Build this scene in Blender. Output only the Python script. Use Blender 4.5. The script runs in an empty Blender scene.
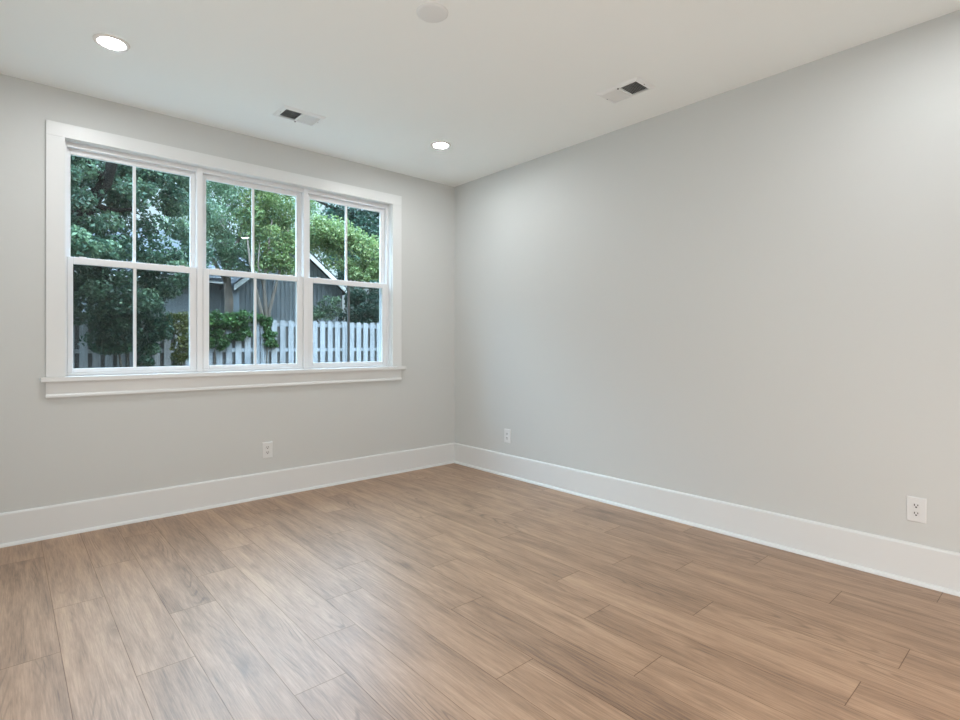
import bpy, bmesh, math, random
import numpy as np
from mathutils import Vector, Matrix

PI = math.pi
SC = bpy.context.scene
COL = SC.collection

# ------------------------------------------------------------------ camera
CAM = Vector((-3.348, -4.168, 1.171))
cd = bpy.data.cameras.new('camera')
cd.sensor_width = 36.0
cd.lens = 536.0 / 960.0 * 36.0
cd.shift_y = -15.5 / 960.0
cd.clip_start = 0.02
cam = bpy.data.objects.new('camera', cd)
cam.location = CAM
cam.rotation_euler = (PI / 2, 0, math.radians(-41.5))
COL.objects.link(cam)
SC.camera = cam

# ------------------------------------------------------------------ sky, sun, room light, exposure
world = bpy.data.worlds.new('sky')
SC.world = world
world.use_nodes = True
wn = world.node_tree.nodes; wl = world.node_tree.links
wn.clear()
w_out = wn.new('ShaderNodeOutputWorld')
w_bg = wn.new('ShaderNodeBackground')
w_tc = wn.new('ShaderNodeTexCoord')
w_sep = wn.new('ShaderNodeSeparateXYZ')
w_ramp = wn.new('ShaderNodeValToRGB')
w_noise = wn.new('ShaderNodeTexNoise')
w_cl = wn.new('ShaderNodeValToRGB')
w_mix = wn.new('ShaderNodeMixRGB')
wl.new(w_tc.outputs['Generated'], w_sep.inputs[0])
wl.new(w_sep.outputs['Z'], w_ramp.inputs[0])
e = w_ramp.color_ramp.elements
e[0].position = 0.0; e[0].color = (0.80, 0.90, 1.0, 1)
e[1].position = 0.6; e[1].color = (0.48, 0.68, 0.95, 1)
w_noise.inputs['Scale'].default_value = 3.0
w_noise.inputs['Detail'].default_value = 6.0
wl.new(w_tc.outputs['Generated'], w_noise.inputs['Vector'])
wl.new(w_noise.outputs['Fac'], w_cl.inputs[0])
w_cl.color_ramp.elements[0].position = 0.42; w_cl.color_ramp.elements[1].position = 0.62
wl.new(w_cl.outputs[0], w_mix.inputs[0])
wl.new(w_ramp.outputs[0], w_mix.inputs[1])
w_mix.inputs[2].default_value = (0.78, 0.90, 1.0, 1)
wl.new(w_mix.outputs[0], w_bg.inputs['Color'])
w_str = wn.new('ShaderNodeMapRange'); w_str.interpolation_type = 'SMOOTHSTEP'   # bright hazy sky overhead, calmer at the horizon
for q_, v_ in zip(('From Min', 'From Max', 'To Min', 'To Max'), (0.30, 0.62, 1.05, 19.0)): w_str.inputs[q_].default_value = v_
wl.new(w_sep.outputs['Z'], w_str.inputs['Value'])
wl.new(w_str.outputs[0], w_bg.inputs['Strength'])
wl.new(w_bg.outputs[0], w_out.inputs['Surface'])

sd = bpy.data.lights.new('sun', 'SUN')
sd.energy = 5.0; sd.angle = math.radians(1.0); sd.color = (1.0, 0.95, 0.86)
sun = bpy.data.objects.new('sun', sd)
sun.rotation_euler = Vector((0.70, -0.28, 0.66)).to_track_quat('Z', 'Y').to_euler()
COL.objects.link(sun)

LAMP, LAMP_REAR = 290.0, 250.0      # radiance of the recessed lenses, the window pair and the dimmed rear pair
def area_light(name, loc, target, size, size_y, power, color):
    d = bpy.data.lights.new(name, 'AREA')
    d.shape = 'RECTANGLE'; d.size = size; d.size_y = size_y; d.energy = power; d.color = color
    o = bpy.data.objects.new(name, d)
    o.location = loc
    o.rotation_euler = (Vector(target) - Vector(loc)).to_track_quat('-Z', 'Y').to_euler()
    COL.objects.link(o)
    return o
# added soft fill at the closed side wall, lifts the ceiling and walls
area_light('side_fill_light', (-4.27, -3.1, 1.45), (0, -3.1, 1.6), 3.4, 2.4, 30.0, (0.985, 0.995, 1.0))
# added warm fill, low at the closed rear wall, lifts near floor and ceiling
area_light('rear_fill_light', (-1.45, -4.93, 0.45), (-1.2, 0, 0.3), 2.0, 0.7, 36.0, (1.0, 0.89, 0.83))

SC.view_settings.view_transform = 'Standard'
SC.view_settings.look = 'None'
SC.view_settings.gamma = 1.0
SC.view_settings.use_curve_mapping = False
SC.view_settings.exposure = 0.15
SC.cycles.max_bounces = 12
SC.cycles.diffuse_bounces = 8
SC.cycles.transparent_max_bounces = 16
SC.cycles.use_denoising = True

# ------------------------------------------------------------------ helpers
def srgb(r, g, b):
    f = lambda c: (c / 255 / 12.92) if c / 255 <= 0.04045 else ((c / 255 + 0.055) / 1.055) ** 2.4
    return (f(r), f(g), f(b), 1.0)

def new_mat(name):
    m = bpy.data.materials.new(name); m.use_nodes = True
    m.node_tree.nodes.clear()
    return m, m.node_tree.nodes, m.node_tree.links

def paint(name, col, rough=0.6, bump=0.0, bscale=300.0, spec=0.5, var=0.0):
    m, n, l = new_mat(name)
    out = n.new('ShaderNodeOutputMaterial'); b = n.new('ShaderNodeBsdfPrincipled')
    b.inputs['Base Color'].default_value = col
    b.inputs['Roughness'].default_value = rough
    b.inputs['Specular IOR Level'].default_value = spec
    l.new(b.outputs[0], out.inputs[0])
    tc = n.new('ShaderNodeTexCoord')
    if bump:
        t = n.new('ShaderNodeTexNoise'); t.inputs['Scale'].default_value = bscale; t.inputs['Detail'].default_value = 3
        l.new(tc.outputs['Object'], t.inputs['Vector'])
        bp = n.new('ShaderNodeBump'); bp.inputs['Strength'].default_value = bump; bp.inputs['Distance'].default_value = 0.002
        l.new(t.outputs['Fac'], bp.inputs['Height']); l.new(bp.outputs[0], b.inputs['Normal'])
    if var:
        t = n.new('ShaderNodeTexNoise'); t.inputs['Scale'].default_value = 6.0; t.inputs['Detail'].default_value = 5
        l.new(tc.outputs['Object'], t.inputs['Vector'])
        r = n.new('ShaderNodeValToRGB')
        r.color_ramp.elements[0].position = 0.3; r.color_ramp.elements[1].position = 0.7
        r.color_ramp.elements[0].color = tuple(c * (1 - var) for c in col[:3]) + (1,)
        r.color_ramp.elements[1].color = tuple(min(1, c * (1 + var)) for c in col[:3]) + (1,)
        l.new(t.outputs['Fac'], r.inputs[0]); l.new(r.outputs[0], b.inputs['Base Color'])
    return m

def emit_mat(name, col, strength):
    m, n, l = new_mat(name)
    out = n.new('ShaderNodeOutputMaterial'); b = n.new('ShaderNodeEmission')
    b.inputs[0].default_value = col; b.inputs[1].default_value = strength
    l.new(b.outputs[0], out.inputs[0])
    return m

def mesh_obj(name, verts, faces, mat, parent=None, smooth=False):
    me = bpy.data.meshes.new(name)
    me.from_pydata([tuple(v) for v in verts], [], faces)
    me.update()
    if mat: me.materials.append(mat)
    if smooth:
        for p in me.polygons: p.use_smooth = True
    o = bpy.data.objects.new(name, me); COL.objects.link(o)
    if parent is not None: o.parent = parent
    return o

class MB:
    """collects shapes that make up ONE part"""
    def __init__(s): s.v = []; s.f = []
    def add(s, vs, fs):
        k = len(s.v); s.v += [Vector(v) for v in vs]; s.f += [tuple(i + k for i in f) for f in fs]; return s
    def box(s, x0, x1, y0, y1, z0, z1):
        x0, x1 = min(x0, x1), max(x0, x1); y0, y1 = min(y0, y1), max(y0, y1); z0, z1 = min(z0, z1), max(z0, z1)
        vs = [(x0,y0,z0),(x1,y0,z0),(x1,y1,z0),(x0,y1,z0),(x0,y0,z1),(x1,y0,z1),(x1,y1,z1),(x0,y1,z1)]
        return s.add(vs, [(3,2,1,0),(4,5,6,7),(0,1,5,4),(1,2,6,5),(2,3,7,6),(3,0,4,7)])
    def prism(s, prof, p0, p1, ua, ub):
        """profile [(a,b)] in axes ua, ub swept from p0 to p1"""
        p0, p1, ua, ub = map(Vector, (p0, p1, ua, ub)); n = len(prof)
        vs = [p0 + ua * a + ub * b for a, b in prof] + [p1 + ua * a + ub * b for a, b in prof]
        fs = [(i, (i + 1) % n, n + (i + 1) % n, n + i) for i in range(n)]
        fs += [tuple(range(n))[::-1], tuple(range(n, 2 * n))]
        return s.add(vs, fs)
    def lathe(s, prof, c, seg=40, axis=(0,0,1), u=(1,0,0)):
        """profile [(r, h)] revolved about axis at c"""
        c = Vector(c); ax = Vector(axis).normalized(); u = Vector(u).normalized(); w = ax.cross(u)
        k = len(prof); vs = []
        for i in range(seg):
            a = 2 * PI * i / seg
            for r, h in prof: vs.append(c + ax * h + (u * math.cos(a) + w * math.sin(a)) * r)
        fs = []
        for i in range(seg):
            j = (i + 1) % seg
            for q in range(k - 1): fs.append((i*k+q, j*k+q, j*k+q+1, i*k+q+1))
        return s.add(vs, fs)
    def tube(s, pts, rad, seg=8):
        pts = [Vector(p) for p in pts]; n = len(pts); vs = []; fs = []
        for i, p in enumerate(pts):
            d = (pts[min(i+1, n-1)] - pts[max(i-1, 0)]).normalized()
            u = d.cross(Vector((0.31, 0.2, 0.93)))
            if u.length < 1e-3: u = d.cross(Vector((1, 0, 0)))
            u.normalize(); w = d.cross(u); r = rad[i]
            for q in range(seg):
                a = 2 * PI * q / seg; vs.append(p + (u * math.cos(a) + w * math.sin(a)) * r)
        for i in range(n - 1):
            for q in range(seg):
                q2 = (q + 1) % seg
                fs.append((i*seg+q, i*seg+q2, (i+1)*seg+q2, (i+1)*seg+q))
        fs += [tuple(range(seg))[::-1], tuple(range((n-1)*seg, n*seg))]
        return s.add(vs, fs)
    def build(s, name, mat, parent=None, origin=None, bevel=0.0, smooth=False, recalc=True, segs=2):
        vs = s.v
        if origin is not None:
            o_ = Vector(origin); vs = [v - o_ for v in vs]
        o = mesh_obj(name, vs, s.f, mat, parent, smooth)
        if recalc:
            bm = bmesh.new(); bm.from_mesh(o.data); bmesh.ops.recalc_face_normals(bm, faces=bm.faces); bm.to_mesh(o.data); bm.free()
        if origin is not None: o.location = Vector(origin)
        if bevel:
            m = o.modifiers.new('bevel', 'BEVEL'); m.width = bevel; m.segments = segs; m.limit_method = 'ANGLE'; m.angle_limit = math.radians(40)
        return o

def empty(name, loc=(0,0,0)):
    o = bpy.data.objects.new(name, None); o.empty_display_size = 0.1; o.location = loc; COL.objects.link(o); return o

def tag(o, label=None, cat=None, group=None, kind=None):
    if label: o['label'] = label
    if cat: o['category'] = cat
    if group: o['group'] = group
    if kind: o['kind'] = kind
    return o

def struct(o, label, cat):
    return tag(o, label, cat, kind='structure')

# ------------------------------------------------------------------ materials
M_wall = paint('greige_wall_paint', (0.578, 0.598, 0.588, 1), 0.55, 0.05, 260)
M_ceil = paint('ceiling_paint', (0.86, 0.90, 0.89, 1), 0.8, 0.04, 300)
M_trim = paint('white_trim_paint', (0.70, 0.722, 0.722, 1), 0.36)
M_vinyl = paint('white_vinyl', (0.74, 0.76, 0.775, 1), 0.35)
M_plate = paint('white_plastic', (0.70, 0.715, 0.715, 1), 0.3)
M_socket = paint('socket_plastic', (0.68, 0.69, 0.69, 1), 0.35)
M_dark = paint('slot_dark', (0.02, 0.02, 0.02, 1), 0.7)
M_duct_shade = paint('duct_shade_black', (0.022, 0.024, 0.024, 1), 0.8)
M_register = paint('register_enamel', (0.80, 0.83, 0.83, 1), 0.45)
M_screw = paint('screw_metal', (0.12, 0.12, 0.12, 1), 0.5)
M_cover = paint('blank_cover_plastic', (0.74, 0.765, 0.76, 1), 0.6)
M_ring = paint('lamp_trim_white', (0.84, 0.83, 0.81, 1), 0.4)
M_lens = emit_mat('lamp_lens', (0.975, 0.985, 1.0, 1), LAMP)
M_lens_rear = emit_mat('dimmed_lamp_lens', (0.975, 0.985, 1.0, 1), LAMP_REAR)
M_ground = paint('dry_lawn', (0.062, 0.060, 0.045, 1), 0.95, var=0.35)
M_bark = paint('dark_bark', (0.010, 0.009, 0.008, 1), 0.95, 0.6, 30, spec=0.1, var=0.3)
M_stem = paint('grey_brown_stem', (0.13, 0.105, 0.085, 1), 0.85, 0.4, 40, var=0.25)
M_roof = paint('grey_shingle', (0.045, 0.052, 0.062, 1), 0.95, 0.5, 20, spec=0.1, var=0.25)
M_fascia = paint('white_house_trim', (0.80, 0.82, 0.83, 1), 0.5)

def mat_glass():
    m, n, l = new_mat('window_glass')
    out = n.new('ShaderNodeOutputMaterial'); mix = n.new('ShaderNodeMixShader')
    tr = n.new('ShaderNodeBsdfTransparent'); tr.inputs[0].default_value = (0.905, 0.967, 0.972, 1)
    gl = n.new('ShaderNodeBsdfGlossy'); gl.inputs['Roughness'].default_value = 0.0
    lw = n.new('ShaderNodeLayerWeight'); lw.inputs[0].default_value = 0.5
    p = n.new('ShaderNodeMath'); p.operation = 'POWER'; p.inputs[1].default_value = 5.0
    a = n.new('ShaderNodeMath'); a.operation = 'MULTIPLY_ADD'; a.inputs[1].default_value = 0.93; a.inputs[2].default_value = 0.022
    l.new(lw.outputs['Facing'], p.inputs[0]); l.new(p.outputs[0], a.inputs[0]); l.new(a.outputs[0], mix.inputs[0])
    l.new(tr.outputs[0], mix.inputs[1]); l.new(gl.outputs[0], mix.inputs[2]); l.new(mix.outputs[0], out.inputs[0])
    return m
M_glass = mat_glass()

def mat_screen():
    m, n, l = new_mat('insect_screen')
    out = n.new('ShaderNodeOutputMaterial'); mix = n.new('ShaderNodeMixShader')
    tr = n.new('ShaderNodeBsdfTransparent'); df = n.new('ShaderNodeBsdfDiffuse'); df.inputs[0].default_value = (0.015, 0.017, 0.018, 1)
    mix.inputs[0].default_value = 0.27
    l.new(tr.outputs[0], mix.inputs[1]); l.new(df.outputs[0], mix.inputs[2]); l.new(mix.outputs[0], out.inputs[0])
    return m
M_screen = mat_screen()

def mat_leaf(name, c0, c1, c2, trans=0.35):
    m, n, l = new_mat(name)
    out = n.new('ShaderNodeOutputMaterial'); mix = n.new('ShaderNodeMixShader'); mix.inputs[0].default_value = trans
    at = n.new('ShaderNodeAttribute'); at.attribute_name = 'tone'
    r = n.new('ShaderNodeValToRGB')
    r.color_ramp.elements[0].color = c0 + (1,); r.color_ramp.elements[1].color = c2 + (1,)
    x = r.color_ramp.elements.new(0.5); x.color = c1 + (1,)
    d = n.new('ShaderNodeBsdfPrincipled'); d.inputs['Roughness'].default_value = 0.5; d.inputs['Specular IOR Level'].default_value = 0.35
    t = n.new('ShaderNodeBsdfTranslucent')
    l.new(at.outputs['Fac'], r.inputs[0]); l.new(r.outputs[0], d.inputs['Base Color']); l.new(r.outputs[0], t.inputs[0])
    l.new(d.outputs[0], mix.inputs[1]); l.new(t.outputs[0], mix.inputs[2]); l.new(mix.outputs[0], out.inputs[0])
    return m
L_oak = mat_leaf('oak_leaves', (0.020, 0.045, 0.034), (0.047, 0.097, 0.060), (0.116, 0.183, 0.104))
L_mid = mat_leaf('mid_green_leaves', (0.035, 0.077, 0.048), (0.098, 0.168, 0.091), (0.209, 0.283, 0.174))
L_lime = mat_leaf('yellow_green_leaves', (0.049, 0.091, 0.037), (0.122, 0.191, 0.062), (0.243, 0.274, 0.124))
L_far = mat_leaf('far_dark_leaves', (0.010, 0.032, 0.027), (0.030, 0.074, 0.052), (0.074, 0.134, 0.084))
L_ivy = mat_leaf('ivy_leaves', (0.015, 0.050, 0.017), (0.043, 0.117, 0.033), (0.105, 0.211, 0.055))
L_shrub = mat_leaf('shrub_leaves', (0.010, 0.037, 0.026), (0.026, 0.072, 0.044), (0.062, 0.129, 0.065))
L_gold = mat_leaf('olive_gold_leaves', (0.030, 0.050, 0.010), (0.090, 0.109, 0.025), (0.178, 0.178, 0.050))

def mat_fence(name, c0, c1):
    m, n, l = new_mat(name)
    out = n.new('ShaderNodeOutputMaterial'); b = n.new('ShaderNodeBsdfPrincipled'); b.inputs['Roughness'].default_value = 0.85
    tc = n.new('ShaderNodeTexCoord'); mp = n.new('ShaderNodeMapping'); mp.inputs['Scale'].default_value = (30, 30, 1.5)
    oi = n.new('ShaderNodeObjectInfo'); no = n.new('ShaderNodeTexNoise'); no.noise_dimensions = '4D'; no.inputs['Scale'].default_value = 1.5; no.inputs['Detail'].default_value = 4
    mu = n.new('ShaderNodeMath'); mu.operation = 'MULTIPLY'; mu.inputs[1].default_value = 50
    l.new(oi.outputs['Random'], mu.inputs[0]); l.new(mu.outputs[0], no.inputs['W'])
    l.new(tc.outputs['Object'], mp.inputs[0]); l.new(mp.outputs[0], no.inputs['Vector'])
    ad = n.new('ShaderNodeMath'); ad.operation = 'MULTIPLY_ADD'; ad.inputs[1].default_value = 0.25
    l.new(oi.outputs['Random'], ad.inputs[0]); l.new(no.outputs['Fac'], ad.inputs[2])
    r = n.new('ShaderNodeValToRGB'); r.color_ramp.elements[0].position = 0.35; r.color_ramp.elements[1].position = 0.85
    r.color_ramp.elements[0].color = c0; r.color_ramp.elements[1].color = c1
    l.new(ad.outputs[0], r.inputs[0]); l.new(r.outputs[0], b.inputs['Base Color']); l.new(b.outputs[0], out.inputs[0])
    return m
M_fence = mat_fence('weathered_fence_board', (0.19, 0.20, 0.215, 1), (0.36, 0.375, 0.40, 1))
M_fence_shade = mat_fence('painted_shade_board', (0.075, 0.07, 0.066, 1), (0.14, 0.13, 0.125, 1))  # darker copy of the board colour, stands in for shade behind the front pickets
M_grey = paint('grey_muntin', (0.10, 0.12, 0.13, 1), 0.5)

def mat_siding():
    m, n, l = new_mat('grey_board_siding')
    out = n.new('ShaderNodeOutputMaterial'); b = n.new('ShaderNodeBsdfPrincipled'); b.inputs['Roughness'].default_value = 0.75
    tc = n.new('ShaderNodeTexCoord'); mp = n.new('ShaderNodeMapping'); mp.inputs['Scale'].default_value = (6, 6, 0.4)
    no = n.new('ShaderNodeTexNoise'); no.inputs['Scale'].default_value = 2.0; no.inputs['Detail'].default_value = 4
    l.new(tc.outputs['Object'], mp.inputs[0]); l.new(mp.outputs[0], no.inputs['Vector'])
    r = n.new('ShaderNodeValToRGB'); r.color_ramp.elements[0].position = 0.3; r.color_ramp.elements[1].position = 0.7
    r.color_ramp.elements[0].color = (0.14, 0.165, 0.185, 1); r.color_ramp.elements[1].color = (0.21, 0.235, 0.255, 1)
    l.new(no.outputs['Fac'], r.inputs[0]); l.new(r.outputs[0], b.inputs['Base Color']); l.new(b.outputs[0], out.inputs[0])
    return m
M_siding = mat_siding()

def mat_floor():
    m, n, l = new_mat('oak_vinyl_plank')
    def N(t, **k):
        x = n.new(t)
        for a, v in k.items(): setattr(x, a, v)
        return x
    def math_(op, a, b=None, c=None):
        x = N('ShaderNodeMath', operation=op)
        for i, q in enumerate((a, b, c)):
            if q is None: continue
            if isinstance(q, (int, float)): x.inputs[i].default_value = q
            else: l.new(q, x.inputs[i])
        return x.outputs[0]
    out = N('ShaderNodeOutputMaterial'); b = N('ShaderNodeBsdfPrincipled')
    uv = N('ShaderNodeUVMap', uv_map='plank'); sep = N('ShaderNodeSeparateXYZ'); l.new(uv.outputs[0], sep.inputs[0])
    rn = N('ShaderNodeAttribute', attribute_name='rnd'); rs = N('ShaderNodeSeparateColor'); l.new(rn.outputs['Color'], rs.inputs[0])
    u, v = sep.outputs[0], sep.outputs[1]; r0, r1, r2 = rs.outputs[0], rs.outputs[1], rs.outputs[2]
    def coord(su, sv, off=0.0):
        c = N('ShaderNodeCombineXYZ')
        l.new(math_('MULTIPLY_ADD', u, su, math_('MULTIPLY_ADD', r0, 91.0, off)), c.inputs[0])
        l.new(math_('MULTIPLY_ADD', v, sv, math_('MULTIPLY', r1, 57.0)), c.inputs[1])
        l.new(math_('MULTIPLY', r2, 33.0), c.inputs[2])
        return c.outputs[0]
    def noise(co, sc, det=5, rough=0.55, dist=0.0):
        t = N('ShaderNodeTexNoise'); t.inputs['Scale'].default_value = sc; t.inputs['Detail'].default_value = det
        t.inputs['Roughness'].default_value = rough; t.inputs['Distortion'].default_value = dist
        l.new(co, t.inputs['Vector']); return t.outputs['Fac']
    def ramp(x, stops):
        r = N('ShaderNodeValToRGB'); l.new(x, r.inputs[0]); el = r.color_ramp.elements
        while len(el) > len(stops): el.remove(el[-1])
        while len(el) < len(stops): el.new(1.0)
        for q, (p, c) in zip(el, stops): q.position = p; q.color = (c + (1,)) if isinstance(c, tuple) else (c, c, c, 1)
        return r.outputs[0]
    # broad streaks, fine grain, cathedral figure and knots
    broad = noise(coord(0.9, 8.0), 1.6, 4, 0.6, 0.6)
    mid = noise(coord(3.2, 48.0, 7.0), 1.3, 6, 0.7, 0.4)
    fine = noise(coord(9.0, 210.0, 3.0), 1.0, 4, 0.7)
    wv = N('ShaderNodeTexWave', wave_type='RINGS', rings_direction='SPHERICAL'); wv.inputs['Scale'].default_value = 5.0
    wv.inputs['Distortion'].default_value = 5.0; wv.inputs['Detail'].default_value = 2.0; wv.inputs['Detail Scale'].default_value = 0.8
    cc = N('ShaderNodeCombineXYZ')
    l.new(math_('MULTIPLY', math_('SUBTRACT', u, math_('MULTIPLY', r2, 1.2)), 0.55), cc.inputs[0])
    l.new(math_('MULTIPLY', math_('SUBTRACT', v, math_('MULTIPLY_ADD', r1, 0.12, 0.035)), 5.5), cc.inputs[1])
    l.new(cc.outputs[0], wv.inputs['Vector'])
    figure_mask = ramp(noise(coord(1.3, 7.0, 19.0), 1.5, 2), [(0.54, 0.0), (0.68, 1.0)])
    ring = ramp(wv.outputs['Fac'], [(0.0, 1.0), (0.32, 0.0)])
    vor = N('ShaderNodeTexVoronoi'); vor.inputs['Scale'].default_value = 1.0; l.new(coord(1.6, 5.2, 11.0), vor.inputs['Vector'])
    knot = ramp(vor.outputs['Distance'], [(0.0, 1.0), (0.06, 0.8), (0.18, 0.0)])
    knot = math_('MULTIPLY', knot, ramp(noise(coord(9.0, 26.0, 5.0), 1.2, 3), [(0.32, 0.0), (0.5, 1.0)]))
    tone = math_('ADD', math_('MULTIPLY', broad, 0.36), math_('ADD', math_('MULTIPLY', mid, 0.30), math_('MULTIPLY', fine, 0.34)))
    tone = math_('ADD', tone, math_('MULTIPLY', math_('SUBTRACT', r0, 0.5), 0.07))
    base = ramp(tone, [(0.37, FLOOR_D), (0.46, FLOOR_M), (0.535, FLOOR_L), (0.64, FLOOR_H)])
    def mul(col, fac, dark):
        x = N('ShaderNodeMixRGB', blend_type='MULTIPLY'); l.new(fac, x.inputs[0]); l.new(col, x.inputs[1]); x.inputs[2].default_value = dark + (1,); return x.outputs[0]
    col = mul(base, math_('MULTIPLY', math_('MULTIPLY', ring, figure_mask), 0.7), (0.42, 0.38, 0.34))
    col = mul(col, math_('MULTIPLY', knot, 0.72), (0.36, 0.31, 0.26))
    streak = ramp(noise(coord(3.2, 75.0, 23.0), 1.0, 4, 0.7), [(0.60, 0.0), (0.72, 1.0)])
    col = mul(col, math_('MULTIPLY', streak, 0.5), (0.5, 0.47, 0.44))
    # joints between planks
    ev = math_('MINIMUM', v, math_('SUBTRACT', PW, v)); eu = math_('MINIMUM', u, math_('SUBTRACT', PL, u))
    gap = math_('MAXIMUM', ramp(math_('MULTIPLY', ev, 100.0), [(0.07, 1.0), (0.16, 0.0)]), ramp(math_('MULTIPLY', eu, 100.0), [(0.10, 1.0), (0.20, 0.0)]))
    col = mul(col, math_('MULTIPLY', gap, 0.62), (0.22, 0.19, 0.17))
    l.new(col, b.inputs['Base Color'])
    rough = math_('MULTIPLY_ADD', fine, 0.10, FLOOR_ROUGH)
    l.new(rough, b.inputs['Roughness']); l.new(math_('MULTIPLY_ADD', gap, -0.7 * FLOOR_SPEC, FLOOR_SPEC), b.inputs['Specular IOR Level'])
    bp = N('ShaderNodeBump'); bp.inputs['Strength'].default_value = 0.25; bp.inputs['Distance'].default_value = 0.001
    l.new(math_('SUBTRACT', math_('MULTIPLY', fine, 0.6), gap), bp.inputs['Height']); l.new(bp.outputs[0], b.inputs['Normal'])
    l.new(b.outputs[0], out.inputs[0])
    return m
PW, PL = 0.188, 1.22
FLOOR_D, FLOOR_M, FLOOR_L, FLOOR_H = (0.165, 0.095, 0.055), (0.298, 0.180, 0.107), (0.390, 0.243, 0.148), (0.505, 0.330, 0.21)
FLOOR_ROUGH, FLOOR_SPEC = 0.36, 1.0
M_floor = mat_floor()

# ------------------------------------------------------------------ room shell
H = 2.74
XL, YB = -4.3, -4.95          # far sides of the room, behind the photographer
WX0, WX1, WZ0, WZ1 = -3.094, -0.733, 0.965, 2.445   # hole in the window wall

def build_floor():
    rng = random.Random(5)
    ends = {-4: -0.36, -3: -1.146, -2: -1.95, -1: -1.53, 0: -2.42, 1: -2.142, 2: -1.862, 3: -1.582, 4: -2.31, 5: -3.11, 6: -2.749, 7: -3.65, 8: -3.043, 9: -3.72, 10: -2.76, 11: -3.40, 12: -3.0, 13: -3.72}
    vs, fs, uvs, rnd = [], [], [], []
    k = -9
    while -2.627 + PW * k < 0:
        x0 = -2.627 + PW * k; x1 = x0 + PW
        y = ends.get(k, -rng.uniform(1.2, 3.7))
        while y > YB: y -= PL
        while y < 0:
            a, b = max(y, YB), min(y + PL, 0.0)
            xa, xb = max(x0, XL), min(x1, 0.0)
            if b - a > 1e-4 and xb - xa > 1e-4:
                i = len(vs)
                vs += [(xa, a, 0), (xb, a, 0), (xb, b, 0), (xa, b, 0)]
                fs.append((i, i+1, i+2, i+3))
                uvs += [(a - y, xa - x0), (a - y, xb - x0), (b - y, xb - x0), (b - y, xa - x0)]
                rnd += [(rng.random(), rng.random(), rng.random(), 1.0)] * 4
            y += PL
        k += 1
    # slab underneath
    i = len(vs)
    vs += [(XL, YB, -0.1), (0, YB, -0.1), (0, 0, -0.1), (XL, 0, -0.1)]
    fs.append((i+3, i+2, i+1, i)); uvs += [(0.5, 0.09)] * 4; rnd += [(0, 0, 0, 1)] * 4
    o = mesh_obj('floor', vs, fs, M_floor)
    o.data.uv_layers.new(name='plank'); o.data.color_attributes.new('rnd', 'FLOAT_COLOR', 'CORNER')
    ul = o.data.uv_layers['plank']; ca = o.data.color_attributes['rnd']
    for p in o.data.polygons:
        for li in p.loop_indices:
            vi = o.data.loops[li].vertex_index
            ul.data[li].uv = uvs[vi]; ca.data[li].color = rnd[vi]
    return o
struct(build_floor(), 'grey-brown wood plank floor of the empty room', 'floor')

T = 0.16
w = MB()
w.box(XL, WX0, 0, T, -0.1, H).box(WX1, 0.0, 0, T, -0.1, H).box(WX0, WX1, 0, T, -0.1, WZ0).box(WX0, WX1, 0, T, WZ1, H)
struct(w.build('wall_left', M_wall), 'light greige wall with the triple window', 'wall')
struct(MB().box(0, T, YB, T, -0.1, H).build('wall_right', M_wall), 'blank light greige wall on the right of the room', 'wall')
struct(MB().box(XL - T, XL, YB, T, -0.1, H).build('wall_side', M_wall), 'greige side wall behind the camera', 'wall')
struct(MB().box(XL - T, T, YB - T, YB, -0.1, H).build('wall_rear', M_wall), 'greige rear wall behind the camera', 'wall')
struct(MB().box(XL - T, T, YB - T, T, H, H + 0.2).build('ceiling', M_ceil), 'flat off-white ceiling with recessed lights', 'ceiling')

# baseboards with an eased top and a quarter-round shoe
BH, BT, SH = 0.194, 0.016, 0.019
base_prof = [(0, 0), (0, BH), (BT - 0.009, BH), (BT - 0.003, BH - 0.004), (BT, BH - 0.011), (BT, 0)]
shoe_prof = [(0, 0)] + [(SH * 0.85 * math.cos(a), SH * math.sin(a)) for a in [PI / 2 * i / 6 for i in range(7)]]
def baseboard(name, p0, p1, inward, label):
    o = MB().prism(base_prof, p0, p1, inward, (0, 0, 1)).build(name, M_trim)
    struct(o, label, 'baseboard')
    off = Vector(inward) * BT
    MB().prism(shoe_prof, Vector(p0) + off, Vector(p1) + off, inward, (0, 0, 1)).build('shoe_molding', M_trim, o)
baseboard('baseboard_left', (XL, 0, 0), (0, 0, 0), (0, -1, 0), 'tall white baseboard under the window wall')
baseboard('baseboard_right', (0, YB, 0), (0, -BT, 0), (-1, 0, 0), 'tall white baseboard along the blank right wall')

# ------------------------------------------------------------------ window casing
CX0, CX1, CI0, CI1, CZ1, CZI = -3.167, -0.635, -3.075, -0.731, 2.527, 2.440
ST0, ST1 = 0.944, 0.973       # stool
t = struct(empty('trim_1', (-1.9, 0, 0.97)), 'flat white casing, sill and apron around the triple window', 'window trim')
org = (-1.9, 0, 0.97)
def P(mb, name, mat, par, o0, bevel=0.0, **k):
    o = mb.build(name, mat, par, origin=o0, bevel=bevel, **k)
    o.location = Vector((0, 0, 0)) if par is not None else Vector(o0)
    return o
P(MB().box(CX0, CI0, -0.019, 0, ST1, CZI + 0.001), 'side_casing', M_trim, t, org, 0.0015)
P(MB().box(CI1, CX1, -0.019, 0, ST1, CZI + 0.001), 'side_casing', M_trim, t, org, 0.0015)
P(MB().box(CX0, CX1, -0.019, 0, CZI + 0.001, CZ1), 'head_casing', M_trim, t, org, 0.0015)
stool = MB().box(CX0 - 0.026, CX1 + 0.034, -0.048, 0, ST0, ST1); stool.box(WX0 + 0.001, WX1 - 0.001, 0, 0.045, ST0 + 0.022, ST1)
P(stool, 'sill_stool', M_trim, t, org, 0.004)
apr = [(0, 0), (0, ST0 - 0.846), (0.014, ST0 - 0.846), (0.014, 0.024), (0.021, 0.014), (0.022, 0.004), (0.020, 0)]
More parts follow.
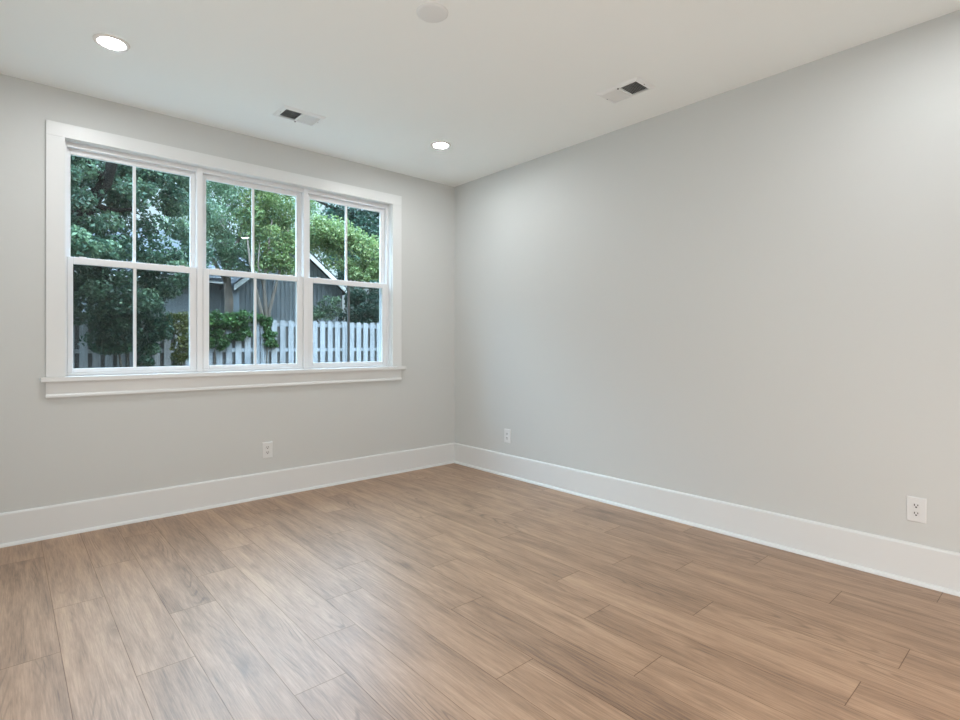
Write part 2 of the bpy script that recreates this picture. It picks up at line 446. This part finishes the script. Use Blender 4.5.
P(MB().prism(apr, (CX0, 0, 0.846), (CX1, 0, 0.846), (0, -1, 0), (0, 0, 1)), 'apron', M_trim, t, org)
# jamb extension: lining of the opening from the casing to the sash frame
jm = MB().box(WX0, WX0 + 0.012, 0, 0.05, ST1, WZ1).box(WX1 - 0.003, WX1, 0, 0.05, ST1, WZ1).box(WX0, WX1, 0, 0.05, WZ1 - 0.006, WZ1)
P(jm, 'jamb_lining', M_trim, t, org)

# ------------------------------------------------------------------ three double-hung window units
YU, YL = 0.100, 0.062          # glass planes of the upper (outer) and lower (inner) sash
def rect_ring(mb, x0, x1, z0, z1, wx, wzb, wzt, y0, y1, wx2=None):
    wx2 = wx if wx2 is None else wx2
    mb.box(x0, x0 + wx, y0, y1, z0, z1).box(x1 - wx2, x1, y0, y1, z0, z1)
    mb.box(x0 + wx, x1 - wx2, y0, y1, z0, z0 + wzb).box(x0 + wx, x1 - wx2, y0, y1, z1 - wzt, z1)
    return mb
units = [  # unit edges, upper glass x, lower glass x
    (-3.082, -2.306, (-3.041, -2.357), (-3.031, -2.369)),
    (-2.306, -1.519, (-2.252, -1.577), (-2.242, -1.588)),
    (-1.519, -0.736, (-1.463, -0.791), (-1.454, -0.796))]
where = ['leftmost', 'middle', 'rightmost']
views = ['dark leafy trees', 'the yellow-green tree and house siding', 'the white gable edge']
for i, (ux0, ux1, (gu0, gu1), (gl0, gl1)) in enumerate(units):
    o0 = ((ux0 + ux1) / 2, 0.05, ST1)
    wnd = struct(empty('window_%d' % (i + 1), o0), 'white double-hung window, %s of the three, showing %s' % (where[i], views[i]), 'window')
    # outer vinyl frame
    fr = rect_ring(MB(), ux0, ux1, ST1, WZ1 - 0.006, 0.020, 0.020, 0.030, 0.045, 0.15)
    fr.box(ux0 + 0.020, ux0 + 0.030, 0.084, 0.15, ST1 + 0.02, WZ1 - 0.036).box(ux1 - 0.030, ux1 - 0.020, 0.084, 0.15, ST1 + 0.02, WZ1 - 0.036)
    P(fr, 'frame', M_vinyl, wnd, o0, 0.002)
    # upper sash
    z0, z1 = 1.690, WZ1 - 0.034
    us = MB()
    us.box(ux0 + 0.021, gu0, 0.087, 0.113, z0, z1).box(gu1, ux1 - 0.021, 0.087, 0.113, z0, z1)
    us.box(gu0, gu1, 0.087, 0.113, z0, 1.722).box(gu0, gu1, 0.087, 0.113, 2.376, z1)
    us_o = P(us, 'upper_sash', M_vinyl, wnd, o0, 0.003)
    g = P(MB().box(gu0 - 0.004, gu1 + 0.004, YU - 0.002, YU + 0.002, 1.718, 2.380), 'glass_pane', M_glass, us_o, o0)
    mx = [-2.697, -1.917, -1.130][i]
    P(MB().box(mx - 0.009, mx + 0.009, YU - 0.008, YU + 0.008, 1.722, 2.376), 'muntin', M_vinyl, us_o, o0, 0.002)
    # lower sash
    z0, z1 = ST1 + 0.020, 1.722
    ls = MB()
    ls.box(ux0 + 0.021, gl0, 0.048, 0.078, z0, z1).box(gl1, ux1 - 0.021, 0.048, 0.078, z0, z1)
    ls.box(gl0, gl1, 0.048, 0.078, z0, 1.0195).box(gl0, gl1, 0.048, 0.078, 1.679, z1)
    ls_o = P(ls, 'lower_sash', M_vinyl, wnd, o0, 0.003)
    P(MB().box(gl0 - 0.004, gl1 + 0.004, YL - 0.002, YL + 0.002, 1.016, 1.683), 'glass_pane', M_glass, ls_o, o0)
    mx = [-2.700, -1.914, -1.126][i]
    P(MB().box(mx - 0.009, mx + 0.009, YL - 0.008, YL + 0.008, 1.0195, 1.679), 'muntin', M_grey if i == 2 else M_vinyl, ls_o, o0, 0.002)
    # insect screen outside the lower sash
    sc = P(MB().box(ux0 + 0.032, ux1 - 0.032, 0.1285, 0.1295, ST1 + 0.025, 1.70), 'insect_screen', M_screen, wnd, o0)
    sf = rect_ring(MB(), ux0 + 0.031, ux1 - 0.031, ST1 + 0.021, 1.706, 0.012, 0.012, 0.012, 0.124, 0.134)
    P(sf, 'screen_frame', M_vinyl, sc, o0)
    # tilt latches on the meeting rail
    for lx in (gl0 + 0.05, gl1 - 0.05):
        P(MB().box(lx - 0.018, lx + 0.018, 0.050, 0.066, 1.722, 1.727), 'tilt_latch', M_vinyl, ls_o, o0, 0.001)
for q, x in enumerate((-2.306, -1.519)):
    mt = MB().box(x - 0.018, x + 0.018, 0.036, 0.045, ST1, WZ1 - 0.006).build('trim_%d' % (q + 2), M_vinyl, origin=(x, 0.04, ST1), bevel=0.002)
    struct(mt, 'white mullion strip joining the %s' % ('left and middle windows' if q == 0 else 'middle and right windows'), 'window trim')

# ------------------------------------------------------------------ recessed ceiling lights
def downlight(loc, lens=None):
    r = empty('recessed_light', loc)
    x, y, z = 0, 0, 0
    MB().lathe([(0.055, -0.001), (0.060, -0.007), (0.070, -0.008), (0.079, -0.005), (0.081, 0.0), (0.055, 0.0)], (0, 0, 0), 48).build('trim_ring', M_ring, r, smooth=True)
    MB().lathe([(0.0001, -0.0052), (0.035, -0.005), (0.0552, -0.0035), (0.0552, 0.0)], (0, 0, 0), 48).build('lens', lens or M_lens, r, smooth=True)
    return r
G = 'recessed ceiling lights'
tag(downlight((-2.936, -0.815, H)), 'lit round recessed light in the ceiling above the window\'s left end', 'ceiling light', G)
tag(downlight((-0.785, -0.805, H)), 'lit round recessed light in the ceiling near the room corner', 'ceiling light', G)
tag(downlight((-2.90, -3.82, H), M_lens_rear), 'lit round recessed light above the camera, left rear of the ceiling', 'ceiling light', G)
tag(downlight((-0.72, -3.82, H), M_lens_rear), 'lit round recessed light above the camera, right rear of the ceiling', 'ceiling light', G)

# blank round cover in the middle of the ceiling
cv = MB().lathe([(0.0001, -0.010), (0.060, -0.010), (0.069, -0.008), (0.074, -0.004), (0.075, 0.0)], (0, 0, 0), 48).build('blank_cover_plate', M_cover, smooth=True)
cv.location = (-1.838, -2.122, H)
tag(cv, 'round off-white blank cover plate in the middle of the ceiling', 'cover plate')

# ------------------------------------------------------------------ ceiling registers
def register(cx, cy, rot, label):
    """long axis = local x; the -x bank of blades leans to -x, the +x bank to +x"""
    r = empty('ceiling_vent', (cx, cy, H)); r.rotation_euler = (0, 0, rot)
    tag(r, label, 'vent', 'white ceiling air registers')
    LX, LY = 0.150, 0.102
    BX0, BX1, BY = 0.004, 0.120, 0.072
    D = 0.013
    MB().box(-BX1 - 0.004, BX1 + 0.004, -BY - 0.004, BY + 0.004, -0.0012, -0.0002).build('duct_shade_plate', M_duct_shade, r)  # near-black plate under the ceiling stands in for shade inside the duct
    f = MB()
    # sloping border
    o4 = [(-LX, -LY), (LX, -LY), (LX, LY), (-LX, LY)]; i4 = [(-BX1, -BY), (BX1, -BY), (BX1, BY), (-BX1, BY)]
    m4 = [(-LX + .012, -LY + .012), (LX - .012, -LY + .012), (LX - .012, LY - .012), (-LX + .012, LY - .012)]
    vs = [(x, y, -0.001) for x, y in o4] + [(x, y, -D * 0.75) for x, y in m4] + [(x, y, -D) for x, y in i4] + [(x, y, -0.0005) for x, y in i4]
    fs = []
    for a in range(3):
        for q in range(4): fs.append((a*4+q, a*4+(q+1) % 4, a*4+4+(q+1) % 4, a*4+4+q))
    f.add(vs, fs)
    f.box(-BX0, BX0, -BY, BY, -D, -0.001)
    f.build('frame', M_register, r)
    n = 11
    for s in (-1, 1):
        bl = MB(); 
        pitch = (BX1 - BX0) / n
        for q in range(n):
            xc = s * (BX0 + pitch * (q + 0.5))
            dx, dz = s * 0.0050, 0.0052
            a = Vector((xc - dx, 0, -0.0068 + dz)); b_ = Vector((xc + dx, 0, -0.0068 - dz)); th = Vector((0.0005, 0, 0.0))
            vs = [a - th, a + th, b_ + th, b_ - th]
            bl.add([(v.x, -BY, v.z) for v in vs] + [(v.x, BY, v.z) for v in vs], [(0,1,5,4),(1,2,6,5),(2,3,7,6),(3,0,4,7),(0,3,2,1),(4,5,6,7)])
        bl.build('louver_bank', M_register, r)
        MB().lathe([(0.0001, -D * 0.75 - 0.002), (0.004, -D * 0.75 - 0.0016), (0.005, -D * 0.6)], (s * 0.131, 0, 0), 12).build('screw', M_screw, r)
    MB().box(-0.0035, 0.0035, 0.074, 0.080, -D - 0.006, -D + 0.003).build('damper_lever', M_screw, r)
    return r
register(-1.838, -0.593, 0.0, 'white two-bank air register in the ceiling in front of the window')
register(-0.484, -2.284, PI / 2, 'white two-bank air register in the ceiling beside the right wall')

# ------------------------------------------------------------------ electrical outlets
def outlet(loc, rot, label):
    """faces local -y"""
    r = empty('wall_outlet', loc); r.rotation_euler = (0, 0, rot)
    tag(r, label, 'outlet', 'white duplex outlets low on the walls')
    W, Hh = 0.039, 0.061
    vs = []
    for (sx, sz, y) in ((1, 1, 0), (1, 1, -0.003), (0.90, 0.94, -0.0062)):
        vs += [(-W*sx, y, -Hh*sz), (W*sx, y, -Hh*sz), (W*sx, y, Hh*sz), (-W*sx, y, Hh*sz)]
    fs = [(a*4+q, a*4+(q+1) % 4, a*4+4+(q+1) % 4, a*4+4+q) for a in range(2) for q in range(4)] + [(8, 9, 10, 11)]
    MB().add(vs, fs).build('cover_plate', M_plate, r)
    for s in (-1, 1):
        zc = s * 0.0195
        prof = []
        for q in range(32):
            a = 2 * PI * q / 32; x = 0.0172 * math.cos(a); z = max(-0.0135, min(0.0135, 0.0172 * math.sin(a)))
            prof.append((x, z))
        sk = MB().prism([(x, z + zc) for x, z in prof], (0, -0.004, 0), (0, -0.0078, 0), (1, 0, 0), (0, 0, 1)).build('receptacle', M_socket, r)
        sl = MB()
        sl.box(-0.0082, -0.0046, -0.0082, -0.006, zc - 0.001, zc + 0.0085).box(0.0046, 0.0082, -0.0082, -0.006, zc + 0.0, zc + 0.0075)
        sl.lathe([(0.0001, 0.0082), (0.0037, 0.0082), (0.0037, 0.006)], (0, 0, zc - 0.0065), 14, axis=(0, -1, 0))
        sl.build('plug_slots', M_dark, sk)
    MB().lathe([(0.0001, 0.0078), (0.0025, 0.0075), (0.003, 0.006)], (0, 0, 0), 14, axis=(0, -1, 0)).build('screw', M_plate, r)
    return r
outlet((-1.843, 0, 0.361), 0, 'white wall outlet below the triple window')
outlet((0, -0.755, 0.357), -PI / 2, 'white outlet low on the right wall near the room corner')
outlet((0, -3.617, 0.361), -PI / 2, 'white outlet on the right wall, the one nearest the camera')

# ------------------------------------------------------------------ outside: ground, fence, house
GZ = -0.12
struct(MB().box(-30, 40, T + 0.02, 60, GZ - 0.3, GZ).build('ground', M_ground), 'lawn outside beyond the window', 'ground')

FY = 10.25
def build_fence():
    r = empty('wooden_fence', (1.5, FY, GZ))
    tag(r, 'weathered grey board-on-board wooden fence across the back yard', 'fence')
    loc = lambda mb, name, mt=None: P(mb, name, mt or M_fence, r, (1.5, FY, GZ), recalc=True)
    rng = random.Random(3)
    pitch = 0.229; n = 42; x0 = -3.0
    rails = [(0.10, 0.19), (0.98, 1.07), (1.66, 1.76)]
    for z0, z1 in rails: loc(MB().box(x0 - 0.3, x0 + pitch * n + 0.3, FY, FY + 0.04, z0, z1), 'rail')
    x = x0 - 0.2
    while x < x0 + pitch * n: loc(MB().box(x, x + 0.09, FY - 0.03, FY + 0.06, GZ, 1.70), 'post'); x += 2.44
    def picket(x, y, wdt, top):
        d = 0.028
        prof = [(-wdt/2, GZ + 0.04), (wdt/2, GZ + 0.04), (wdt/2, top - d), (wdt/2 - d, top), (-wdt/2 + d, top), (-wdt/2, top - d)]
        return MB().prism(prof, (x, y - 0.009, 0), (x, y + 0.009, 0), (1, 0, 0), (0, 0, 1))
    for k in range(n):
        x = x0 + pitch * k
        loc(picket(x, FY - 0.010, 0.146, 1.825 + rng.uniform(-0.012, 0.012)), 'picket')
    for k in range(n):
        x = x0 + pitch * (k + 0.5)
        loc(picket(x, FY + 0.050, 0.137, 1.80 + rng.uniform(-0.012, 0.012)), 'picket', M_fence_shade)['label'] = 'picket on the far side of the fence, shade painted into its colour'
build_fence()

def build_house():
    o0 = (2.5, 16, GZ)
    r = empty('neighbour_house', o0)
    tag(r, 'grey board-sided neighbouring house with white gable trim behind the fence', 'house')
    Q = lambda mb, name, mat: P(mb, name, mat, r, o0)
    # main body, eave towards us
    mx0, mx1, my, ez = -7.0, 3.0, 16.0, 3.30
    wl_ = MB().box(mx0, mx1, my, my + 7, GZ, ez)
    x = mx0
    while x < mx1: wl_.box(x, x + 0.03, my - 0.02, my, GZ, ez - 0.02); x += 0.15
    Q(wl_, 'wall', M_siding)
    Q(MB().box(mx0 - 0.3, mx1, my - 0.42, my - 0.38, ez - 0.02, ez + 0.17), 'fascia', M_fascia)
    Q(MB().prism([(-0.44, ez + 0.15), (3.5, ez + 2.3), (7.44, ez + 0.15), (7.44, ez + 0.05), (3.5, ez + 2.2), (-0.44, ez + 0.05)], (mx0 - 0.3, my, 0), (mx1 + 0.6, my, 0), (0, 1, 0), (0, 0, 1)), 'roof', M_roof)
    # gabled wing
    gx0, gx1, gy = 2.5, 6.25, 14.6
    ax, az, sl = (gx0 + gx1) / 2, 4.72, 0.82
    ezg = az - sl * (gx1 - ax)
    prof = [(gx0, GZ), (gx1, GZ), (gx1, ezg), (ax, az), (gx0, ezg)]
    gw = MB().prism(prof, (0, gy, 0), (0, gy + 7, 0), (1, 0, 0), (0, 0, 1))
    x = gx0 + 0.05
    while x < gx1:
        top = az - sl * abs(x + 0.02 - ax) - 0.05
        gw.box(x, x + 0.03, gy - 0.02, gy, GZ, top); x += 0.15
    Q(gw, 'gable_wall', M_siding)
    for s in (-1, 1):
        ex = ax + s * ((gx1 - gx0) / 2 + 0.22)
        zz = lambda x: az - sl * abs(x - ax)
        Q(MB().prism([(ax, az + 0.14), (ex, zz(ex) + 0.14), (ex, zz(ex) - 0.04), (ax, az - 0.04)], (0, gy - 0.25, 0), (0, gy - 0.21, 0), (1, 0, 0), (0, 0, 1)), 'rake_board', M_fascia)
        Q(MB().prism([(ax, az + 0.20), (ex, zz(ex) + 0.20), (ex, zz(ex) + 0.08), (ax, az + 0.08)], (0, gy - 0.24, 0), (0, gy + 7, 0), (1, 0, 0), (0, 0, 1)), 'wing_roof', M_roof)
    xr = gx1 + 0.22
    Q(MB().box(xr - 0.13, xr + 0.05, gy - 0.27, gy - 0.19, ezg - 0.42, ezg - 0.18), 'eave_return', M_fascia)
build_house()

# ------------------------------------------------------------------ foliage
def leaf_mesh(name, clusters, n_per, size, mat, parent, seed, flat=0.0, o0=(0, 0, 0), aspect=0.55):
    """clusters: list of (centre, radii); leaves = folded diamonds scattered through each cluster"""
    rg = np.random.default_rng(seed)
    P_, Tn = [], []
    for (c, rad) in clusters:
        d = rg.normal(size=(n_per, 3)); d /= np.linalg.norm(d, axis=1)[:, None]
        rr = rg.uniform(0.25, 1.0, (n_per, 1)) ** 0.5
        P_.append(np.array(c) + d * rr * np.array(rad)); Tn.append(np.clip(rg.normal(0.45, 0.2, n_per) + rg.normal(0, 0.16), 0, 1))
    Pt = np.concatenate(P_); tone = np.concatenate(Tn); N_ = len(Pt)
    a = rg.normal(size=(N_, 3)); a[:, 2] -= 0.3; a /= np.linalg.norm(a, axis=1)[:, None]
    nrm = rg.normal(size=(N_, 3)); nrm[:, 2] += 0.8
    b = np.cross(nrm, a); b /= np.linalg.norm(b, axis=1)[:, None] + 1e-9
    c = np.cross(a, b)
    s = size * rg.uniform(0.6, 1.3, (N_, 1))
    v = np.empty((N_, 4, 3))
    v[:, 0] = Pt - a * s * 0.5; v[:, 2] = Pt + a * s * 0.5
    v[:, 1] = Pt + b * s * aspect * 0.5 + c * s * 0.12; v[:, 3] = Pt - b * s * aspect * 0.5 + c * s * 0.12
    v -= np.array(o0)
    me = bpy.data.meshes.new(name)
    me.vertices.add(N_ * 4); me.vertices.foreach_set('co', v.reshape(-1).astype(np.float32))
    idx = np.arange(N_ * 4).reshape(N_, 4)
    tri = np.concatenate([idx[:, [0, 1, 2]], idx[:, [0, 2, 3]]], axis=1).reshape(-1)
    me.loops.add(N_ * 6); me.loops.foreach_set('vertex_index', tri.astype(np.int32))
    me.polygons.add(N_ * 2); me.polygons.foreach_set('loop_start', (np.arange(N_ * 2) * 3).astype(np.int32))
    try: me.polygons.foreach_set('loop_total', np.full(N_ * 2, 3, np.int32))
    except Exception: pass
    me.update(calc_edges=True)
    at = me.attributes.new('tone', 'FLOAT', 'POINT'); at.data.foreach_set('value', np.repeat(tone, 4).astype(np.float32))
    me.materials.append(mat)
    o = bpy.data.objects.new(name, me); COL.objects.link(o); o.parent = parent
    return o

def blob_clusters(seed, blobs):
    """blobs: (centre, radii, count, cluster radius) -> clusters spread over the outside of each blob"""
    rg = np.random.default_rng(seed); out = []
    for c, rad, n, cr in blobs:
        for _ in range(n):
            d = rg.normal(size=3); d /= np.linalg.norm(d); rr = rg.uniform(0.15, 1) ** 0.45
            k = cr * rg.uniform(0.7, 1.3)
            out.append((np.array(c) + d * rr * np.array(rad), (k, k, k * 0.8)))
    return out

def tree(name, label, cat, base, trunk_pts, trunk_r, branches, clusters, n_per, size, leaf, bark, seed, group=None, stem_name='trunk', branch_name='branch', foliage='foliage', aspect=0.55):
    o0 = Vector(base); r = empty(name, o0); tag(r, label, cat, group)
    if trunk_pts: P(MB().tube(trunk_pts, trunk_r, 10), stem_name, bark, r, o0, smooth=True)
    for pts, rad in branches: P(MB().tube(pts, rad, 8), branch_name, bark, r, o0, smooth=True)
    leaf_mesh(foliage, clusters, n_per, size, leaf, r, seed, o0=o0, aspect=aspect)
    return r

def at(px, py, y):
    """a spot outside given by its bearing from the viewpoint and its distance y beyond the window wall"""
    f, a = 536.0, math.radians(48.5)
    rx = math.cos(a) * f + math.sin(a) * (px - 480); ry = math.sin(a) * f - math.cos(a) * (px - 480); k = (y - CAM.y) / ry
    return Vector((CAM.x + k * rx, y, CAM.z + k * (344.5 - py)))

G2 = 'trees beyond the window'
# the big oak on the left
tb = at(45, 344, 8.0); tb.z = GZ
l0, l1, l2 = at(84, 214, 7.8), at(106, 182, 7.6), at(116, 150, 7.4)
trk = [tb, tb + Vector((0.03, -0.05, 1.6)), at(72, 228, 7.9), l0 + Vector((0, 0, 0.05)), l1, l2, l2 + Vector((0.25, -0.2, 1.6))]
br = [([at(96, 205, 7.7), at(113, 211, 8.0), at(132, 209, 8.4), at(150, 196, 8.8)], [0.06, 0.045, 0.03, 0.015]),
      ([l1, at(90, 165, 7.4), at(70, 140, 7.2)], [0.06, 0.04, 0.025]),
      ([at(72, 228, 7.9), at(95, 262, 8.2), at(110, 280, 8.4)], [0.05, 0.035, 0.02])]
def crown(seed, n, px, py, y, low=None):
    """clusters spread through a volume that spans these bearings and depths; low(px) limits how far down it hangs"""
    rg = random.Random(seed); out = []
    while len(out) < n:
        a, b = rg.uniform(*px), rg.uniform(*py)
        if low and b > low(a): continue
        k = rg.uniform(0.7, 1.3)
        out.append((at(a, b, rg.uniform(*y)), k))
    return out
oak_cl = [(c, (0.27 * k, 0.27 * k, 0.22 * k)) for c, k in crown(11, 430, (15, 205), (10, 318), (7.6, 10.0), lambda a: 318 - max(0, (a - 120)) * 0.5)]
oak_cl += [(c, (0.22 * k, 0.22 * k, 0.18 * k)) for c, k in crown(12, 22, (55, 110), (222, 262), (6.9, 7.5))]
oak_cl += [(c, (0.2 * k, 0.2 * k, 0.16 * k)) for c, k in crown(13, 16, (60, 86), (140, 215), (6.8, 7.4))]
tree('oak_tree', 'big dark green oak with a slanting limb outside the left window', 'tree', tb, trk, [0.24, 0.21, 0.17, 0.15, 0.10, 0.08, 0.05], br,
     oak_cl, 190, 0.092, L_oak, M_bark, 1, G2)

# mid green tree behind, seen in the left half of the middle window
tb = at(228, 344, 13.2); tb.z = GZ
mid_bl = [(at(243, 262, 13.0), (0.7, 0.6, 0.35), 12, 0.3), (at(222, 215, 13.4), (1.5, 1.2, 1.35), 46, 0.42), (at(245, 190, 13.4), (1.3, 1.2, 1.3), 26, 0.40), (at(206, 245, 13.2), (1.1, 0.9, 0.8), 24, 0.36), (at(200, 160, 14), (1.7, 1.2, 1.0), 18, 0.45)]
tree('leafy_tree', 'mid green leafy tree outside the left half of the middle window', 'tree', tb,
     [tb, at(229, 300, 13.2), at(225, 260, 13.3), at(222, 215, 13.4)], [0.15, 0.12, 0.10, 0.05],
     [([at(227, 275, 13.2), at(240, 235, 13.2), at(247, 195, 13.3)], [0.07, 0.05, 0.03]), ([at(228, 285, 13.2), at(210, 255, 13.2), at(203, 235, 13.2)], [0.06, 0.045, 0.02])],
     blob_clusters(12, mid_bl), 150, 0.095, L_mid, M_stem, 2, G2)

# slender yellow-green tree with several stems
tb = at(264, 344, 12.0); tb.z = GZ
lime_bl = [(at(262, 262, 12.1), (0.45, 0.4, 0.35), 8, 0.24), (at(286, 266, 12.1), (0.4, 0.4, 0.3), 9, 0.24), (at(272, 225, 12.2), (0.95, 0.8, 1.0), 40, 0.30), (at(284, 200, 12.2), (0.9, 0.8, 0.9), 26, 0.30), (at(290, 250, 12.0), (0.5, 0.6, 0.6), 12, 0.26), (at(262, 180, 12.4), (0.9, 0.8, 0.8), 14, 0.32)]
tree('yellow_green_tree', 'slender yellow-green tree with several thin stems outside the middle window', 'tree', tb, None, None,
     [([tb, at(263, 320, 12.0), at(256, 290, 12.0), at(250, 262, 12.1), at(247, 235, 12.1)], [0.07, 0.06, 0.045, 0.035, 0.02]),
      ([tb + Vector((0.05, 0, 0)), at(266, 315, 12.0), at(264, 285, 12.0), at(268, 250, 12.1), at(272, 220, 12.1)], [0.07, 0.06, 0.045, 0.035, 0.02]),
      ([tb + Vector((0.1, 0.05, 0)), at(269, 312, 12.0), at(276, 285, 12.0), at(284, 255, 12.1), at(288, 230, 12.1)], [0.065, 0.055, 0.04, 0.03, 0.02]),
      ([at(264, 290, 12.0), at(258, 265, 12.0), at(260, 240, 12.1)], [0.03, 0.025, 0.015])],
     blob_clusters(13, lime_bl), 120, 0.095, L_lime, M_stem, 3, G2, branch_name='stem')

# second yellow-green tree, right window
tb = at(352, 344, 13.0); tb.z = GZ
lime2 = [(at(362, 276, 12.6), (0.75, 0.5, 0.3), 20, 0.24), (at(330, 237, 13.2), (1.0, 0.8, 0.52), 36, 0.32), (at(352, 252, 13.0), (1.0, 0.8, 0.8), 36, 0.30), (at(318, 233, 13.4), (0.7, 0.7, 0.42), 16, 0.30), (at(374, 258, 12.8), (0.7, 0.7, 0.7), 18, 0.30)]
tree('yellow_green_tree', 'bushy yellow-green tree behind the white gable edge in the right window', 'tree', tb, None, None,
     [([tb, at(356, 310, 13.0), at(350, 280, 13.0), at(338, 245, 13.1)], [0.08, 0.07, 0.05, 0.02]), ([tb + Vector((0.08, 0.02, 0)), at(360, 305, 13.0), at(364, 280, 13.0), at(370, 255, 12.9)], [0.07, 0.06, 0.04, 0.02])],
     blob_clusters(14, lime2), 110, 0.105, L_lime, M_stem, 4, G2, branch_name='stem')

# dark tree at the top right and a far one that fills the gaps
tb = at(392, 344, 17); tb.z = GZ
far_bl = [(at(352, 268, 16.6), (0.9, 0.8, 1.0), 26, 0.4), (at(372, 222, 17), (1.9, 1.4, 1.4), 46, 0.5), (at(395, 230, 17), (1.8, 1.4, 1.8), 30, 0.5), (at(385, 185, 17), (2.2, 1.5, 1.2), 26, 0.5)]
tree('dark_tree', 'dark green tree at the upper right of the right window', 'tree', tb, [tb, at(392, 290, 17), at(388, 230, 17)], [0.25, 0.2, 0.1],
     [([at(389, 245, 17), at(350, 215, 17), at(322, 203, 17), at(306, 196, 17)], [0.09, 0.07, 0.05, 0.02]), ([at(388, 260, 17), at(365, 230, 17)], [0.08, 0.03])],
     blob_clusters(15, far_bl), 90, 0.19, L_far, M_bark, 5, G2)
tb = at(292, 344, 24); tb.z = GZ
fb = [(at(300, 225, 24), (3.0, 2, 1.8), 40, 0.7), (at(240, 238, 25), (3.4, 2, 1.6), 40, 0.7), (at(340, 240, 24), (2.6, 2, 1.6), 26, 0.7)]
tree('background_tree', 'hazy green tree rising behind the neighbouring house roof', 'tree', tb, [tb, at(292, 280, 24), at(292, 230, 24)], [0.3, 0.25, 0.12], [],
     blob_clusters(16, fb), 70, 0.24, L_mid, M_bark, 6, G2)

# shrubs
def shrub(name, label, px, py_base, y, blobs, n_per, size, leaf, seed, cat='shrub', grp=None):
    tb = at(px, 344, y); tb.z = GZ
    tops = [b[0] for b in blobs]
    tree(name, label, cat, tb, None, None, [([tb, (tb + t_) / 2 + Vector((0.03, 0, 0.05)), t_], [0.03, 0.022, 0.012]) for t_ in tops],
         blob_clusters(seed, blobs), n_per, size, leaf, M_stem, seed, grp, branch_name='stem')
GS = 'shrubs along the fence'
shrub('shrub', 'dark green shrub hiding the fence in the left window', 125, 360, 9.4,
      [(at(116, 338, 9.4), (0.52, 0.35, 0.34), 30, 0.17), (at(140, 325, 9.5), (0.75, 0.35, 0.34), 34, 0.19), (at(112, 318, 9.6), (0.5, 0.35, 0.25), 20, 0.18), (at(146, 350, 9.4), (0.33, 0.28, 0.42), 20, 0.16), (at(128, 305, 9.6), (0.6, 0.35, 0.25), 18, 0.19)], 85, 0.085, L_shrub, 21, grp=GS)
shrub('shrub', 'olive-gold shrub at the right edge of the left window', 178, 362, 9.7,
      [(at(178, 322, 9.7), (0.36, 0.25, 0.24), 18, 0.16), (at(183, 348, 9.6), (0.22, 0.22, 0.45), 20, 0.14)], 50, 0.085, L_gold, 22, grp=GS)
shrub('shrub', 'dark green bush behind the fence below the gable corner', 367, 310, 11.6,
      [(at(366, 302, 11.8), (0.62, 0.5, 0.48), 40, 0.22), (at(380, 292, 11.8), (0.5, 0.4, 0.45), 24, 0.22), (at(360, 318, 11.8), (0.6, 0.4, 0.35), 24, 0.22), (at(380, 322, 11.8), (0.5, 0.4, 0.35), 18, 0.22)], 90, 0.10, L_far, 23, grp=GS)
shrub('shrub', 'light green bush against the neighbouring house siding', 331, 310, 12.4,
      [(at(331, 306, 12.4), (0.36, 0.35, 0.38), 16, 0.2), (at(316, 314, 12.4), (0.25, 0.25, 0.25), 8, 0.16)], 40, 0.10, L_mid, 24, grp=GS)

# ivy over the fence
iv = [(at(225, 322, FY - 0.05), (0.62, 0.14, 0.20), 34, 0.13), (at(246, 318, FY - 0.02), (0.42, 0.16, 0.12), 20, 0.12), (at(216, 338, FY - 0.10), (0.40, 0.10, 0.28), 24, 0.12), (at(240, 332, FY - 0.1), (0.35, 0.09, 0.16), 12, 0.11)]
tb = at(214, 344, FY - 0.14); tb.z = GZ
tree('ivy', 'bright green ivy draped over the fence in the middle window', 'ivy', tb, None, None,
     [([tb, at(215, 350, FY - 0.08), at(228, 326, FY - 0.06)], [0.02, 0.016, 0.01])], blob_clusters(31, iv), 60, 0.075, L_ivy, M_stem, 31, 'ivy on the fence', branch_name='stem', aspect=0.8)
iv = [(at(269, 337, FY - 0.10), (0.13, 0.08, 0.26), 16, 0.10), (at(268, 322, FY - 0.06), (0.12, 0.1, 0.10), 8, 0.1), (at(273, 345, FY - 0.1), (0.10, 0.08, 0.12), 6, 0.09)]
tb = at(267, 344, FY - 0.12); tb.z = GZ
tree('ivy', 'narrow strand of ivy climbing the fence right of the ivy mass', 'ivy', tb, None, None,
     [([tb, at(267, 350, FY - 0.07), at(268, 324, FY - 0.06)], [0.018, 0.015, 0.008])], blob_clusters(32, iv), 45, 0.075, L_ivy, M_stem, 32, 'ivy on the fence', branch_name='stem', aspect=0.8)
